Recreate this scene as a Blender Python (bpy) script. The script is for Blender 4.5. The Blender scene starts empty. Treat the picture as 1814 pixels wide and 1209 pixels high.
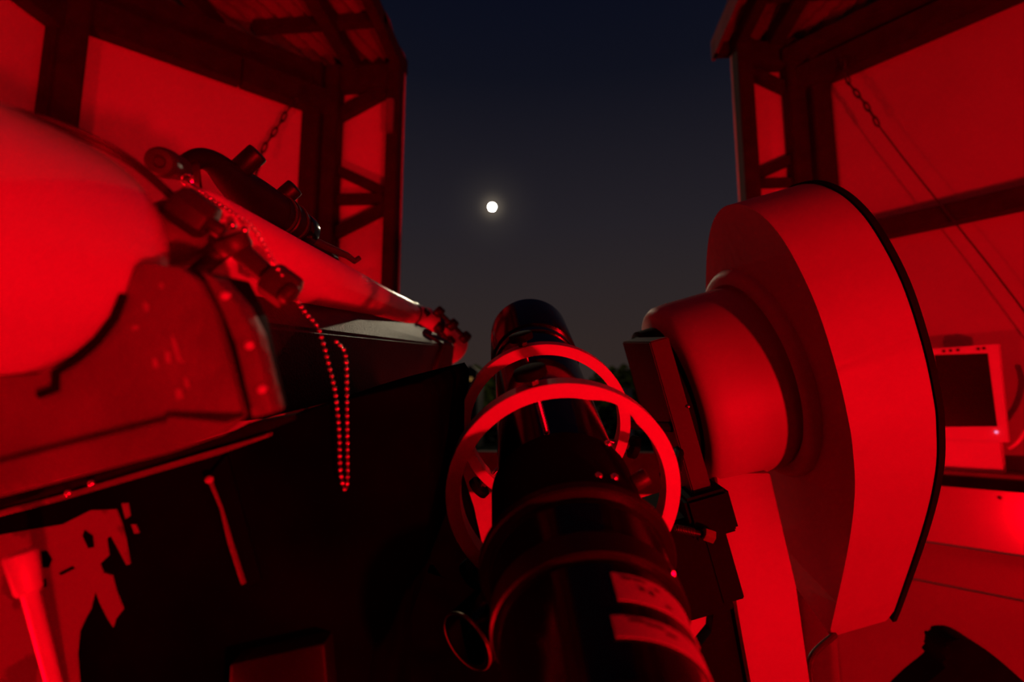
import bpy, bmesh, math, random
from mathutils import Vector as V, Matrix, noise as mnoise
random.seed(4)
S = bpy.context.scene
COL = S.collection
PI = math.pi
R = math.radians

# ------------------------------------------------------------------ camera
F = 940.0                                   # focal length in pixels of the 1814 x 1209 frame
YAW, PITCH = R(5.0), math.atan(125.5 / F)
CAM = V((0, 0, 1.75))
c_r = V((math.cos(YAW), math.sin(YAW), 0))
fw = V((-math.sin(YAW), math.cos(YAW), 0))
c_f = fw * math.cos(PITCH) + V((0, 0, math.sin(PITCH)))
c_u = c_r.cross(c_f)
cd = bpy.data.cameras.new('camera')
cd.sensor_width = 36
cd.lens = F / 1814 * 36
cd.clip_start = 0.02
cd.clip_end = 2000
cd.dof.use_dof = True
cd.dof.focus_distance = 0.78
cd.dof.aperture_fstop = 2.8
cam = bpy.data.objects.new('camera', cd)
COL.objects.link(cam)
M = Matrix((c_r, c_u, -c_f)).transposed().to_4x4()
M.translation = CAM
cam.matrix_world = M
S.camera = cam

def ray(px, py):
    return c_f + c_r * ((px - 907) / F) + c_u * ((604.5 - py) / F)
def at(px, py, d):                           # pixel + depth -> point
    return CAM + ray(px, py) * d
def onp(px, py, p0, n):                      # pixel -> point on a plane
    r = ray(px, py)
    return CAM + r * ((V(p0) - CAM).dot(n) / r.dot(n))
def cc(x, d, z):                             # camera axes -> point
    return CAM + c_r * x + c_f * d + c_u * z

# ------------------------------------------------------------------ view, sky, lights
vs = S.view_settings
S.display_settings.display_device = 'sRGB'
vs.view_transform = 'Standard'
vs.look = 'None'
vs.exposure = 0.0
vs.gamma = 1.0
vs.use_curve_mapping = False

MOON_DIR = ray(872, 367).normalized()
w = bpy.data.worlds.new('night_sky')
S.world = w
w.use_nodes = True
nt = w.node_tree
nt.nodes.clear()
N = nt.nodes.new
L = nt.links.new
tc = N('ShaderNodeTexCoord')
sx = N('ShaderNodeSeparateXYZ')
L(tc.outputs['Generated'], sx.inputs[0])
rp = N('ShaderNodeValToRGB')
L(sx.outputs['Z'], rp.inputs[0])
e = rp.color_ramp.elements
e[0].position, e[0].color = 0.0, (0.030, 0.0200, 0.0170, 1)
e[1].position, e[1].color = 1.0, (0.0015, 0.0025, 0.009, 1)
for p, c in ((0.12, (0.0284, 0.0192, 0.0175, 1)), (0.24, (0.0225, 0.0170, 0.0185, 1)), (0.34, (0.0165, 0.0138, 0.0182, 1)), (0.56, (0.0048, 0.0055, 0.0115, 1)), (0.70, (0.0022, 0.0033, 0.0105, 1))):
    q = e.new(p)
    q.color = c
dt = N('ShaderNodeVectorMath'); dt.operation = 'DOT_PRODUCT'     # thin haze round the moon
L(tc.outputs['Generated'], dt.inputs[0])
dt.inputs[1].default_value = MOON_DIR
def mth(op, a, b):
    m = N('ShaderNodeMath'); m.operation = op
    for i, x in enumerate((a, b)):
        if hasattr(x, 'is_linked'): L(x, m.inputs[i])
        else: m.inputs[i].default_value = x
    return m.outputs[0]
c0 = mth('MAXIMUM', dt.outputs['Value'], 0.0)
h1 = mth('MULTIPLY', mth('POWER', c0, 7000.0), 0.11)
h2 = mth('MULTIPLY', mth('POWER', c0, 900.0), 0.016)
hs = mth('ADD', h1, h2)
hc = N('ShaderNodeVectorMath'); hc.operation = 'SCALE'
hc.inputs[0].default_value = (1.0, 0.82, 0.58)
L(hs, hc.inputs['Scale'])
ad = N('ShaderNodeVectorMath'); ad.operation = 'ADD'
L(rp.outputs[0], ad.inputs[0]); L(hc.outputs[0], ad.inputs[1])
bg = N('ShaderNodeBackground')
L(ad.outputs[0], bg.inputs[0])
wo = N('ShaderNodeOutputWorld')
L(bg.outputs[0], wo.inputs[0])

def lamp(name, kind, loc, energy, color, size=0.06):
    ld = bpy.data.lights.new(name, kind)
    ld.energy = energy
    ld.color = color
    if kind == 'POINT': ld.shadow_soft_size = size
    if kind == 'SUN': ld.angle = R(0.6)
    o = bpy.data.objects.new(name, ld)
    COL.objects.link(o)
    o.location = loc
    return o
RED = (1.0, 0.0, 0.006)
lamp('red_lamp_light', 'POINT', (1.55, -1.40, 0.75), 400, RED, 0.05)
lamp('red_lamp_light', 'POINT', (-1.60, 0.55, 0.45), 170, RED, 0.05)  # added unseen fill lamp left of the mount, brightens the front left wall
FR_N = V((-1, -1, 0)).normalized()
FR_P = V((1.395, 3, 0))
lamp('red_lamp_light', 'POINT', onp(1872, 925, FR_P + FR_N * 0.09, FR_N), 6.0, RED, 0.03)
# the moon itself, built further down as a glowing ball, gives the cool light on the tube tops

# ------------------------------------------------------------------ materials
def mat(name, col, rough=0.5, metal=0.0, var=0.12, scale=8.0, bump=0.0, col2=None, thr=None, spec=0.5, coat=0.0):
    m = bpy.data.materials.new(name)
    m.use_nodes = True
    t = m.node_tree
    b = t.nodes['Principled BSDF']
    b.inputs['Roughness'].default_value = rough
    b.inputs['Metallic'].default_value = metal
    b.inputs['Specular IOR Level'].default_value = spec
    b.inputs['Coat Weight'].default_value = coat
    tcn = t.nodes.new('ShaderNodeTexCoord')
    nz = t.nodes.new('ShaderNodeTexNoise')
    nz.inputs['Scale'].default_value = scale
    nz.inputs['Detail'].default_value = 5
    t.links.new(tcn.outputs['Object'], nz.inputs['Vector'])
    cr = t.nodes.new('ShaderNodeValToRGB')
    t.links.new(nz.outputs['Fac'], cr.inputs[0])
    e = cr.color_ramp.elements
    if col2 is None:
        e[0].position, e[1].position = 0.3, 0.7
        e[0].color = tuple(max(0, c * (1 - var)) for c in col) + (1,)
        e[1].color = tuple(min(1, c * (1 + var)) for c in col) + (1,)
    else:
        e[0].position, e[1].position = thr, thr + 0.03
        e[0].color = tuple(col) + (1,)
        e[1].color = tuple(col2) + (1,)
    t.links.new(cr.outputs[0], b.inputs['Base Color'])
    if bump:
        bp = t.nodes.new('ShaderNodeBump')
        bp.inputs['Strength'].default_value = bump
        bp.inputs['Distance'].default_value = 0.004
        n2 = t.nodes.new('ShaderNodeTexNoise')
        n2.inputs['Scale'].default_value = scale * 9
        t.links.new(tcn.outputs['Object'], n2.inputs['Vector'])
        t.links.new(n2.outputs['Fac'], bp.inputs['Height'])
        t.links.new(bp.outputs[0], b.inputs['Normal'])
    return m
def emit(name, col, strength):
    m = bpy.data.materials.new(name)
    m.use_nodes = True
    t = m.node_tree
    t.nodes.clear()
    em = t.nodes.new('ShaderNodeEmission')
    em.inputs[0].default_value = tuple(col) + (1,)
    em.inputs[1].default_value = strength
    o = t.nodes.new('ShaderNodeOutputMaterial')
    t.links.new(em.outputs[0], o.inputs[0])
    return m
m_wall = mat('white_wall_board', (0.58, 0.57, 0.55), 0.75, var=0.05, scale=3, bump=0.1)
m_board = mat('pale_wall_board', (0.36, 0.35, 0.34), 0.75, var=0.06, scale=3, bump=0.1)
m_shadeboard = mat('shaded_wall_board', (0.19, 0.18, 0.17), 0.8, var=0.08, scale=3, bump=0.1)  # wall board colour darkened to stand for shade low on the wall
m_timber = mat('dark_timber', (0.016, 0.013, 0.011), 0.85, var=0.35, scale=14, bump=0.3)
m_sheet = mat('galvanised_sheet', (0.16, 0.15, 0.145), 0.6, 0.1, var=0.25, scale=6)
m_floor = mat('dark_floor', (0.04, 0.037, 0.034), 0.7, var=0.12, scale=5, bump=0.1)
m_white = mat('white_gloss_paint', (0.52, 0.52, 0.515), 0.24, var=0.03, scale=4, coat=0.2)
m_housing = mat('white_fibreglass', (0.285, 0.28, 0.277), 0.55, var=0.04, scale=5, bump=0.05)
m_black = mat('black_gloss_enamel', (0.003, 0.003, 0.0035), 0.16, var=0.2, scale=9)
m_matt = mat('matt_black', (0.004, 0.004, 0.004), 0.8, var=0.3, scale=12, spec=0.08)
m_plate = mat('black_plate', (0.022, 0.021, 0.021), 0.55, var=0.2, scale=10, spec=0.2)
m_shape = mat('flat_black', (0.003, 0.003, 0.003), 0.95, var=0.3, scale=12, spec=0.03)
m_satin = mat('black_anodised', (0.007, 0.007, 0.0075), 0.45, var=0.25, scale=20, spec=0.25)
m_bronze = mat('dark_bronze', (0.040, 0.036, 0.032), 0.48, 0.2, var=0.2, scale=18)
m_cradle = mat('worn_grey_paint', (0.10, 0.095, 0.09), 0.6, var=0.35, scale=11, bump=0.4)
m_boxtop = mat('black_crackle_paint', (0.008, 0.008, 0.008), 0.52, var=0.3, scale=30, bump=0.4)
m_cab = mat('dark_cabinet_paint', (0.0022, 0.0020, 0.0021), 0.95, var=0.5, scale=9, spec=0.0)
m_bare = mat('bare_primer', (0.17, 0.165, 0.16), 0.6, col2=(0.09, 0.085, 0.08), thr=0.58, scale=14)
m_scratch = mat('scratched_metal', (0.26, 0.25, 0.25), 0.5, var=0.2, scale=30)
m_steel = mat('bright_steel', (0.75, 0.74, 0.72), 0.22, 1.0, var=0.08, scale=30)
m_rod = mat('light_painted_rod', (0.48, 0.475, 0.47), 0.4, var=0.05, scale=20)
m_ring = mat('aluminium_ring', (0.48, 0.475, 0.47), 0.5, 0.0, var=0.04, scale=18)
m_ringside = mat('anodised_ring_side', (0.30, 0.29, 0.29), 0.45, 0.2, var=0.1, scale=18)
m_brass = mat('worn_brass', (0.30, 0.22, 0.12), 0.3, 0.7, var=0.2, scale=25)
m_grey = mat('grey_plug_plastic', (0.022, 0.020, 0.020), 0.5, var=0.15, scale=15)
m_label = mat('white_paper_label', (0.36, 0.355, 0.35), 0.6, var=0.05, scale=30)
m_mon = mat('ivory_plastic', (0.70, 0.69, 0.67), 0.5, var=0.03, scale=10)
m_screen = mat('dark_screen_glass', (0.004, 0.004, 0.004), 0.25, var=0.2, scale=4)
m_cable = mat('black_cable', (0.03, 0.028, 0.028), 0.5, var=0.2, scale=20)
m_ground = mat('night_ground', (0.004, 0.005, 0.004), 0.95, var=0.4, scale=0.3, spec=0.05)
m_leaf = mat('tree_leaves', (0.10, 0.13, 0.03), 0.8, var=0.4, scale=1.5, spec=0.1)
m_hedge = mat('dark_hedge_leaves', (0.010, 0.014, 0.006), 0.9, var=0.4, scale=2, spec=0.05)
m_bark = mat('tree_bark', (0.05, 0.04, 0.03), 0.9, var=0.3, scale=6)
m_render = mat('pale_house_render', (0.5, 0.5, 0.46), 0.8, var=0.1, scale=2)
m_tile = mat('dark_roof_tiles', (0.05, 0.04, 0.04), 0.8, var=0.2, scale=4)
m_moon = emit('moon_surface', (1.0, 0.83, 0.56), 1500.0)
m_window = emit('lit_window', (1.0, 0.52, 0.14), 0.22)
m_led = emit('power_light', (1.0, 0.30, 0.60), 1.0)

# ------------------------------------------------------------------ mesh helpers
BASE = {}
def obj(name, bm, m, parent=None, smooth=35):
    b = BASE.get(parent.name, V((0, 0, 0))) if parent else V((0, 0, 0))
    bmesh.ops.recalc_face_normals(bm, faces=bm.faces[:])
    if b.length: bmesh.ops.translate(bm, verts=bm.verts[:], vec=-b)
    for f in bm.faces: f.smooth = smooth > 0
    me = bpy.data.meshes.new(name)
    bm.to_mesh(me); bm.free()
    if smooth: me.set_sharp_from_angle(angle=R(smooth))
    me.materials.append(m)
    o = bpy.data.objects.new(name, me)
    COL.objects.link(o)
    BASE[o.name] = b
    if parent: o.parent = parent
    return o
def thing(name, label, cat, loc, group=None):
    o = bpy.data.objects.new(name, None)
    o.empty_display_size = 0.05
    COL.objects.link(o)
    o.location = loc
    BASE[o.name] = V(loc)
    return tag(o, label, cat, group)
def tag(o, label, cat, group=None):
    o['label'] = label; o['category'] = cat
    if group: o['group'] = group
    return o
def struct(name, bm, m, parent=None):
    o = obj(name, bm, m, parent)
    if parent is None: o['kind'] = 'structure'
    return o
def frame(d):
    d = d.normalized()
    a = V((0, 0, 1)) if abs(d.z) < 0.9 else V((1, 0, 0))
    x = d.cross(a).normalized()
    return x, d.cross(x).normalized(), d
def lathe(bm, p0, d, prof, seg=48, cap=True, a0=0, a1=2 * PI):
    x, y, d = frame(d)
    full = abs(a1 - a0 - 2 * PI) < 1e-6
    n = seg if full else seg + 1
    rows = []
    for t, r in prof:
        c = p0 + d * t
        rows.append([bm.verts.new(c + (x * math.cos(a0 + (a1 - a0) * k / seg) + y * math.sin(a0 + (a1 - a0) * k / seg)) * max(r, 1e-5)) for k in range(n)])
    for i in range(len(rows) - 1):
        for k in range(seg):
            k2 = (k + 1) % n
            bm.faces.new((rows[i][k], rows[i][k2], rows[i + 1][k2], rows[i + 1][k]))
    if cap and full:
        bm.faces.new(rows[0]); bm.faces.new(rows[-1])
    return bm
def cyl(bm, a, b, r, r2=None, seg=24, bev=0.0):
    d = b - a; l = d.length
    r2 = r if r2 is None else r2
    if bev:
        prof = [(0, r - bev), (bev * .3, r - bev * .3), (bev, r), (l - bev, r2), (l - bev * .3, r2 - bev * .3), (l, r2 - bev)]
    else:
        prof = [(0, r), (l, r2)]
    return lathe(bm, a, d, prof, seg)
def sweep(bm, pts, radii, seg=20, cap=True):
    pts = [V(p) for p in pts]
    if not isinstance(radii, (list, tuple)): radii = [radii] * len(pts)
    x = None; rows = []
    for i, p in enumerate(pts):
        d = (pts[min(i + 1, len(pts) - 1)] - pts[max(i - 1, 0)]).normalized()
        x = frame(d)[0] if x is None else (x - d * x.dot(d)).normalized()
        y = d.cross(x)
        rows.append([bm.verts.new(p + (x * math.cos(2 * PI * k / seg) + y * math.sin(2 * PI * k / seg)) * radii[i]) for k in range(seg)])
    for i in range(len(rows) - 1):
        for k in range(seg):
            bm.faces.new((rows[i][k], rows[i][(k + 1) % seg], rows[i + 1][(k + 1) % seg], rows[i + 1][k]))
    if cap:
        bm.faces.new(rows[0]); bm.faces.new(rows[-1])
    return bm
def spline(pts, n=8, closed=False, vals=None):
    m = len(pts); out = []; ov = []
    rng = range(m) if closed else range(m - 1)
    g = (lambda i: pts[i % m]) if closed else (lambda i: pts[max(0, min(m - 1, i))])
    gv = (lambda i: vals[i % m]) if closed else (lambda i: vals[max(0, min(m - 1, i))]) if vals else None
    def cr(p0, p1, p2, p3, t):
        return ((p1 * 2) + (p2 - p0) * t + (p0 * 2 - p1 * 5 + p2 * 4 - p3) * t * t + (p1 * 3 - p0 - p2 * 3 + p3) * t ** 3) * 0.5
    for i in rng:
        for k in range(n):
            t = k / n
            out.append(cr(g(i - 1), g(i), g(i + 1), g(i + 2), t))
            if vals: ov.append(cr(gv(i - 1), gv(i), gv(i + 1), gv(i + 2), t))
    if not closed:
        out.append(pts[-1])
        if vals: ov.append(vals[-1])
    return (out, ov) if vals else out
def prism(bm, poly, vec, bev=0.0, segs=2):
    a = [bm.verts.new(V(p)) for p in poly]
    b = [bm.verts.new(V(p) + vec) for p in poly]
    n = len(a)
    f0 = bm.faces.new(a); f1 = bm.faces.new(b[::-1])
    fs = [f0, f1]
    for i in range(n):
        fs.append(bm.faces.new((a[i], b[i], b[(i + 1) % n], a[(i + 1) % n])))
    if bev:
        es = {ed for f in (f0, f1) for ed in f.edges}
        if n <= 8: es = {ed for f in fs for ed in f.edges}
        bmesh.ops.bevel(bm, geom=list(es), offset=bev, segments=segs, affect='EDGES', profile=0.5)
    return bm
def hexa(bm, near, far, bev=0.0):               # eight corners: near quad, far quad
    a = [bm.verts.new(V(p)) for p in near]; b = [bm.verts.new(V(p)) for p in far]
    fs = [bm.faces.new(a), bm.faces.new(b[::-1])]
    for i in range(4): fs.append(bm.faces.new((a[i], b[i], b[(i + 1) % 4], a[(i + 1) % 4])))
    if bev: bmesh.ops.bevel(bm, geom=list({ed for f in fs for ed in f.edges}), offset=bev, segments=2, affect='EDGES')
    return bm
def box(bm, c, ax, ay, az, bev=0.0):            # centre and three half-axis vectors
    q = [(-1, -1), (1, -1), (1, 1), (-1, 1)]
    return hexa(bm, [c + ax * i + ay * j - az for i, j in q], [c + ax * i + ay * j + az for i, j in q], bev)
def aabb(bm, x0, x1, y0, y1, z0, z1, bev=0.0):
    return box(bm, V(((x0 + x1) / 2, (y0 + y1) / 2, (z0 + z1) / 2)), V(((x1 - x0) / 2, 0, 0)), V((0, (y1 - y0) / 2, 0)), V((0, 0, (z1 - z0) / 2)), bev)
def bar(bm, a, b, wdt, dep, nrm, bev=0.0):      # bar a-b, its back on the plane with normal nrm, sticking out by dep
    d = (b - a).normalized()
    s = d.cross(nrm).normalized()
    return box(bm, (a + b) / 2 + nrm * dep / 2, d * (b - a).length / 2, s * wdt / 2, nrm * dep / 2, bev)
def ball(bm, c, r, sub=2):
    bmesh.ops.create_icosphere(bm, subdivisions=sub, radius=r, matrix=Matrix.Translation(c))
    return bm
def B(): return bmesh.new()

# ------------------------------------------------------------------ the building: an eight sided hut, its slit open to the sky
HW, D = 1.395, 3.0                             # half width and distance of the front facet
Y3 = V((0, 3, 0)); NF = V((0, -1, 0))
FL_P = V((-HW, D, 0)); FL_N = V((1, -1, 0)).normalized(); FL_D = V((-1, -1, 0)).normalized()
FR_D = V((1, -1, 0)).normalized()
_t = (onp(110, 140, FL_P, FL_N) - FL_P).dot(FL_D)
OX, OY = HW + _t * math.sqrt(.5), D - _t * math.sqrt(.5)   # the next corner
ZR = onp(712, 125, Y3, NF).z                   # underside of the roof
XL = onp(712, 300, Y3, NF).x; XR = onp(1305, 250, Y3, NF).x
zt_L = onp(335, 127, FL_P, FL_N).z             # lower edge of the top rail
zt_R = onp(1600, 96, FR_P, FR_N).z
T = 0.03
up = V((0, 0, 1))
floor = struct('floor', aabb(B(), -2.5, 2.5, -2.3, 3.06, -0.06, 0), m_floor)

def wall_slab(name, p0, d, n, l, z0, z1, parent=None, m=None):
    return struct(name, box(B(), p0 + d * l / 2 - n * T / 2 + up * (z0 + z1) / 2, d * l / 2, n * T / 2, up * (z1 - z0) / 2), m or m_wall, parent)
fl_len = math.hypot(OX - HW, D - OY)
# left, right and back walls
wl = wall_slab('wall_left', V((-OX, -2.2, 0)), V((0, 1, 0)), V((1, 0, 0)), OY + 2.2, 0, ZR)
wr = wall_slab('wall_right', V((OX, -2.2, 0)), V((0, 1, 0)), V((-1, 0, 0)), OY + 2.2, 0, ZR)
wb = wall_slab('wall_back', V((-OX, -2.2, 0)), V((1, 0, 0)), V((0, 1, 0)), 2 * OX, 0, ZR, m=m_timber)
# left wall: post and rail seen at the left edge of the photograph
zt_S = onp(40, 18, V((-OX, 0, 0)), V((1, 0, 0))).z
obj('rail', bar(B(), V((-OX, -2.2, zt_S + .07)), V((-OX, OY, zt_S + .07)), .14, .08, V((1, 0, 0)), .004), m_timber, wl)
# front left facet
wfl = wall_slab('wall_front_left', FL_P, FL_D, FL_N, fl_len, 0, ZR)
a, b = FL_P + up * (zt_L + .075), FL_P + FL_D * fl_len + up * (zt_L + .075)
mid = a.lerp(b, 0.42)
obj('rail', bar(B(), a, mid, .15, .09, FL_N, .005), m_timber, wfl)
obj('rail', bar(B(), mid + FL_D * .006, b, .15, .085, FL_N, .005), m_timber, wfl)
obj('rail', bar(B(), FL_P + up * (zt_L + .15 + ZR) / 2, FL_P + FL_D * fl_len + up * (zt_L + .15 + ZR) / 2, ZR - zt_L - .152, .05, FL_N, .004), m_timber, wfl)
obj('rail', bar(B(), FL_P + up * 1.05, FL_P + FL_D * fl_len + up * 1.05, .12, .08, FL_N, .005), m_timber, wfl)
p0 = onp(147, 150, FL_P + FL_N * .12, FL_N); p1 = onp(108, 150, FL_P, FL_N)
x0 = (p0 - FL_P).dot(FL_D)
obj('post', box(B(), FL_P + FL_D * (x0 + .065) + FL_N * .06 + up * ZR / 2, FL_D * .065, FL_N * .06, up * ZR / 2, .006), m_timber, wfl)
obj('post', aabb(B(), -OX, -OX + .07, OY - .11, OY - .02, 0, ZR, .005), m_timber, wfl)
# front right facet, in separate boards
wfr = bpy.data.objects.new('wall_front_right', None); COL.objects.link(wfr); wfr['kind'] = 'structure'
zmid = onp(1687, 404, FR_P, FR_N).z            # underside of the middle rail
zs1 = onp(1725, 974, FR_P, FR_N).z             # board joints low on the wall
zs2 = onp(1725, 1048, FR_P, FR_N).z
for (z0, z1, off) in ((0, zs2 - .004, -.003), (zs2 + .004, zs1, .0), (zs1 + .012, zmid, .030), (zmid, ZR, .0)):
    wb_ = obj('board', box(B(), FR_P + FR_D * fl_len / 2 + FR_N * (off - T / 2) + up * (z0 + z1) / 2, FR_D * fl_len / 2, FR_N * T / 2, up * (z1 - z0) / 2, .002), m_board if z0 > zs1 else m_shadeboard, wfr)
obj('rail', bar(B(), FR_P + up * (zt_R + .07), FR_P + FR_D * fl_len + up * (zt_R + .07), .14, .10, FR_N, .005), m_timber, wfr)
obj('rail', bar(B(), FR_P + up * (zt_R + .21), FR_P + FR_D * fl_len + up * (zt_R + .21), .07, .16, FR_N, .005), m_timber, wfr)
obj('rail', bar(B(), FR_P + up * (zmid + .045), FR_P + FR_D * fl_len + up * (zmid + .045), .09, .11, FR_N, .004), m_timber, wfr)
obj('batten', bar(B(), FR_P + up * (zmid - .025), FR_P + FR_D * fl_len + up * (zmid - .025), .012, .02, FR_N, .002), m_timber, wfr)
# front facet: boards beside and under the slit, posts, cross bracing
wf = bpy.data.objects.new('wall_front', None); COL.objects.link(wf); wf['kind'] = 'structure'
ZS = onp(900, 800, Y3, NF).z                   # sill of the slit
obj('board', aabb(B(), -HW, XL, D, D + T, 0, ZR), m_wall, wf)
ZW = onp(1440, 975, Y3, NF).z
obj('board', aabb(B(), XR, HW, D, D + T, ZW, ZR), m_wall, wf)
obj('board', aabb(B(), XR, HW, D, D + T, 0, ZW - .004), m_shadeboard, wf)  # darkened too, carries the painted shade on from the right facet
obj('board', aabb(B(), XL, XR, D, D + T, 0, ZS - .1), m_wall, wf)
obj('sill', aabb(B(), XL, XR, D - .05, D + .06, ZS - .22, ZS, .005), m_timber, wf)
def fx(px, py=300): return onp(px, py, Y3, NF).x
def studs(pxs, dep, z0=0):
    for i in range(len(pxs) - 1):
        obj('post', aabb(B(), fx(pxs[i]) + .002, fx(pxs[i + 1]) - .002, D - dep[i], D, z0, ZR, .006), m_timber, wf)
studs((520, 548, 580, 606), (.11, .14, .10))
studs((690, 712), (.10,))
studs((1307, 1335), (.10,))
studs((1393, 1425, 1460, 1492), (.10, .15, .11), onp(1440, 900, Y3, NF).z)
def brace(p, q, wd, dep=.06):
    a = onp(*p, Y3, NF); b = onp(*q, Y3, NF)
    obj('brace', bar(B(), a, b, wd, dep, NF, .003), m_timber, wf)
brace((592, 217), (700, 158), .075); brace((598, 304), (700, 352), .055)
brace((598, 358), (700, 356), .055); brace((592, 420), (700, 365), .06)
brace((1320, 132), (1405, 172), .055); brace((1320, 322), (1405, 284), .05)
brace((1320, 330), (1405, 328), .04)
ztf = onp(650, 168, Y3, NF).z
obj('rail', aabb(B(), -HW, XL, D - .08, D, ztf, ZR, .005), m_timber, wf)
ztf = onp(1365, 130, Y3, NF).z
obj('rail', aabb(B(), XR, HW, D - .08, D, ztf, ZR, .005), m_timber, wf)
obj('hinge', aabb(B(), fx(692), fx(705), D - .13, D - .10, onp(700, 252, Y3, NF).z, onp(700, 195, Y3, NF).z, .004), m_sheet, wf)
# roof: corrugated sheets on both sides of the slit, closed behind
ceil = bpy.data.objects.new('ceiling', None); COL.objects.link(ceil); ceil['kind'] = 'structure'
XRo = onp(1268, 108, Y3, NF).x
def roofz(y): return ZR + .03 + (3.06 - y) * .015
def sheet(x0, x1, y0, y1, ang, lift=0.0):
    bm = B(); nx = int((x1 - x0) / .011); ny = 24
    dr = V((math.cos(ang), -math.sin(ang)))
    g = []
    for j in range(ny + 1):
        y = y0 + (y1 - y0) * j / ny
        g.append([])
        for i in range(nx + 1):
            x = x0 + (x1 - x0) * i / nx
            s = x * dr.x + y * dr.y
            g[-1].append(bm.verts.new((x, y, roofz(y) + .05 + lift + .019 * math.sin(2 * PI * s / .085))))
    for j in range(ny):
        for i in range(nx): bm.faces.new((g[j][i], g[j][i + 1], g[j + 1][i + 1], g[j + 1][i]))
    return obj('corrugated_sheet', bm, m_sheet, ceil, 60)
sheet(-1.62, XL, 1.3, 3.06, R(17)); sheet(-1.62, XL, -0.6, 1.32, R(17), .012)
sheet(-2.48, -1.60, .7, 3.06, R(17), .006); sheet(-2.48, -1.60, -2.3, .72, R(17), .018)
sheet(XRo, 1.62, 1.3, 3.06, R(-17)); sheet(XRo, 1.62, -0.6, 1.32, R(-17), .012)
sheet(1.60, 2.48, -2.3, 3.06, R(-17), .006); sheet(-1.62, 1.62, -2.3, -.58, 0, .02)
def rafter(x, y0, y1, wd, hh, dz=0.0):
    a = V((x, y0, roofz(y0) + dz)); b = V((x, y1, roofz(y1) + dz))
    obj('rafter', box(B(), (a + b) / 2, V((wd / 2, 0, 0)), (b - a) / 2, up * hh / 2, .004), m_timber, ceil)
rafter(XL - .03, -.6, 3.04, .06, .10); rafter(-1.25, -2.2, 2.98, .08, .10, -.01)
rafter(-1.9, -2.2, 2.6, .07, .1)
rafter(XR + .03, -.6, 3.04, .06, .10); rafter(1.27, -2.2, 2.98, .08, .10, -.01); rafter(1.9, -2.2, 2.6, .07, .1)
obj('fascia', aabb(B(), XRo, XRo + .02, -.6, 3.08, ZR - .0, ZR + .13, .003), m_sheet, ceil)
obj('fascia', aabb(B(), XRo, HW, 3.0, 3.06, ZR - .0, ZR + .10, .003), m_timber, ceil)
obj('fascia', aabb(B(), -HW, XL, 3.0, 3.06, ZR - .0, ZR + .10, .003), m_timber, ceil)
for y in (2.62, 1.75, .9):
    for s in (-1, 1):
        x1, x2 = (-OX, XL) if s < 0 else (XR, OX)
        if y > 2.3: x1, x2 = max(x1, -1.7), min(x2, 1.7)
        obj('purlin', aabb(B(), x1, x2, y - .03, y + .03, roofz(y) - .02, roofz(y) + .04, .004), m_timber, ceil)

# ------------------------------------------------------------------ outdoors
struct('ground', aabb(B(), -150, 150, 3.2, 400, -.9, -.5), m_ground)
md = 700.0
moon = obj('moon', ball(B(), CAM + MOON_DIR * md, md * 5.6 / 956, 4), m_moon)
tag(moon, 'bright full moon in the dark blue sky above the open slit', 'moon')
def crown(bm, c, rx, rz, n, leaf):
    for _ in range(n):
        d = V((random.gauss(0, 1), random.gauss(0, 1), random.gauss(0, 1))).normalized() * random.uniform(.45, 1) 
        p = c + V((d.x * rx, d.y * rx, d.z * rz))
        q = V((random.gauss(0, 1), random.gauss(0, 1), random.gauss(0, 1))).normalized()
        s = frame(q)
        a = leaf * random.uniform(.6, 1.3)
        bm.faces.new([bm.verts.new(p + s[0] * a), bm.verts.new(p + s[1] * a * .6), bm.verts.new(p - s[0] * a), bm.verts.new(p - s[1] * a * .6)])
    return bm
def tree(px, top, d, label, m, grp, wide=1.0):
    g = at(px, 730, d); g.z = -.5
    h = at(px, top, d).z + .5
    t = thing('tree', label, 'tree', g, grp)
    obj('trunk', cyl(B(), g, g + up * h * .5, h * .035, h * .02, 8), m_bark, t)
    obj('crown', crown(B(), g + up * h * .62, h * .36 * wide, h * .38, 900, h * .07), m, t, 0)['kind'] = 'stuff'
tree(826, 646, 46, 'small olive green tree left of the black telescope, dimly lit far beyond the slit', m_leaf, None, 1.2)
tree(866, 650, 62, 'olive green tree half hidden behind the black telescope tube, far beyond the slit', m_leaf, None, 1.1)
tree(1098, 648, 48, 'small olive green tree right of the black telescope beside the saddle plate, far off', m_leaf, None, 1.3)
hg = thing('hedge', 'low black hedge across the far ground below the trees', 'hedge', at(960, 730, 38) * 1.0)
bm = B()
for k in range(46):
    crown(bm, V((-12 + k * .52, 38 + random.uniform(-.5, .5), .6)), .6, 1.9 + random.uniform(-.15, .25), 60, .32)
obj('foliage', bm, m_hedge, hg, 0)['kind'] = 'stuff'
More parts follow.
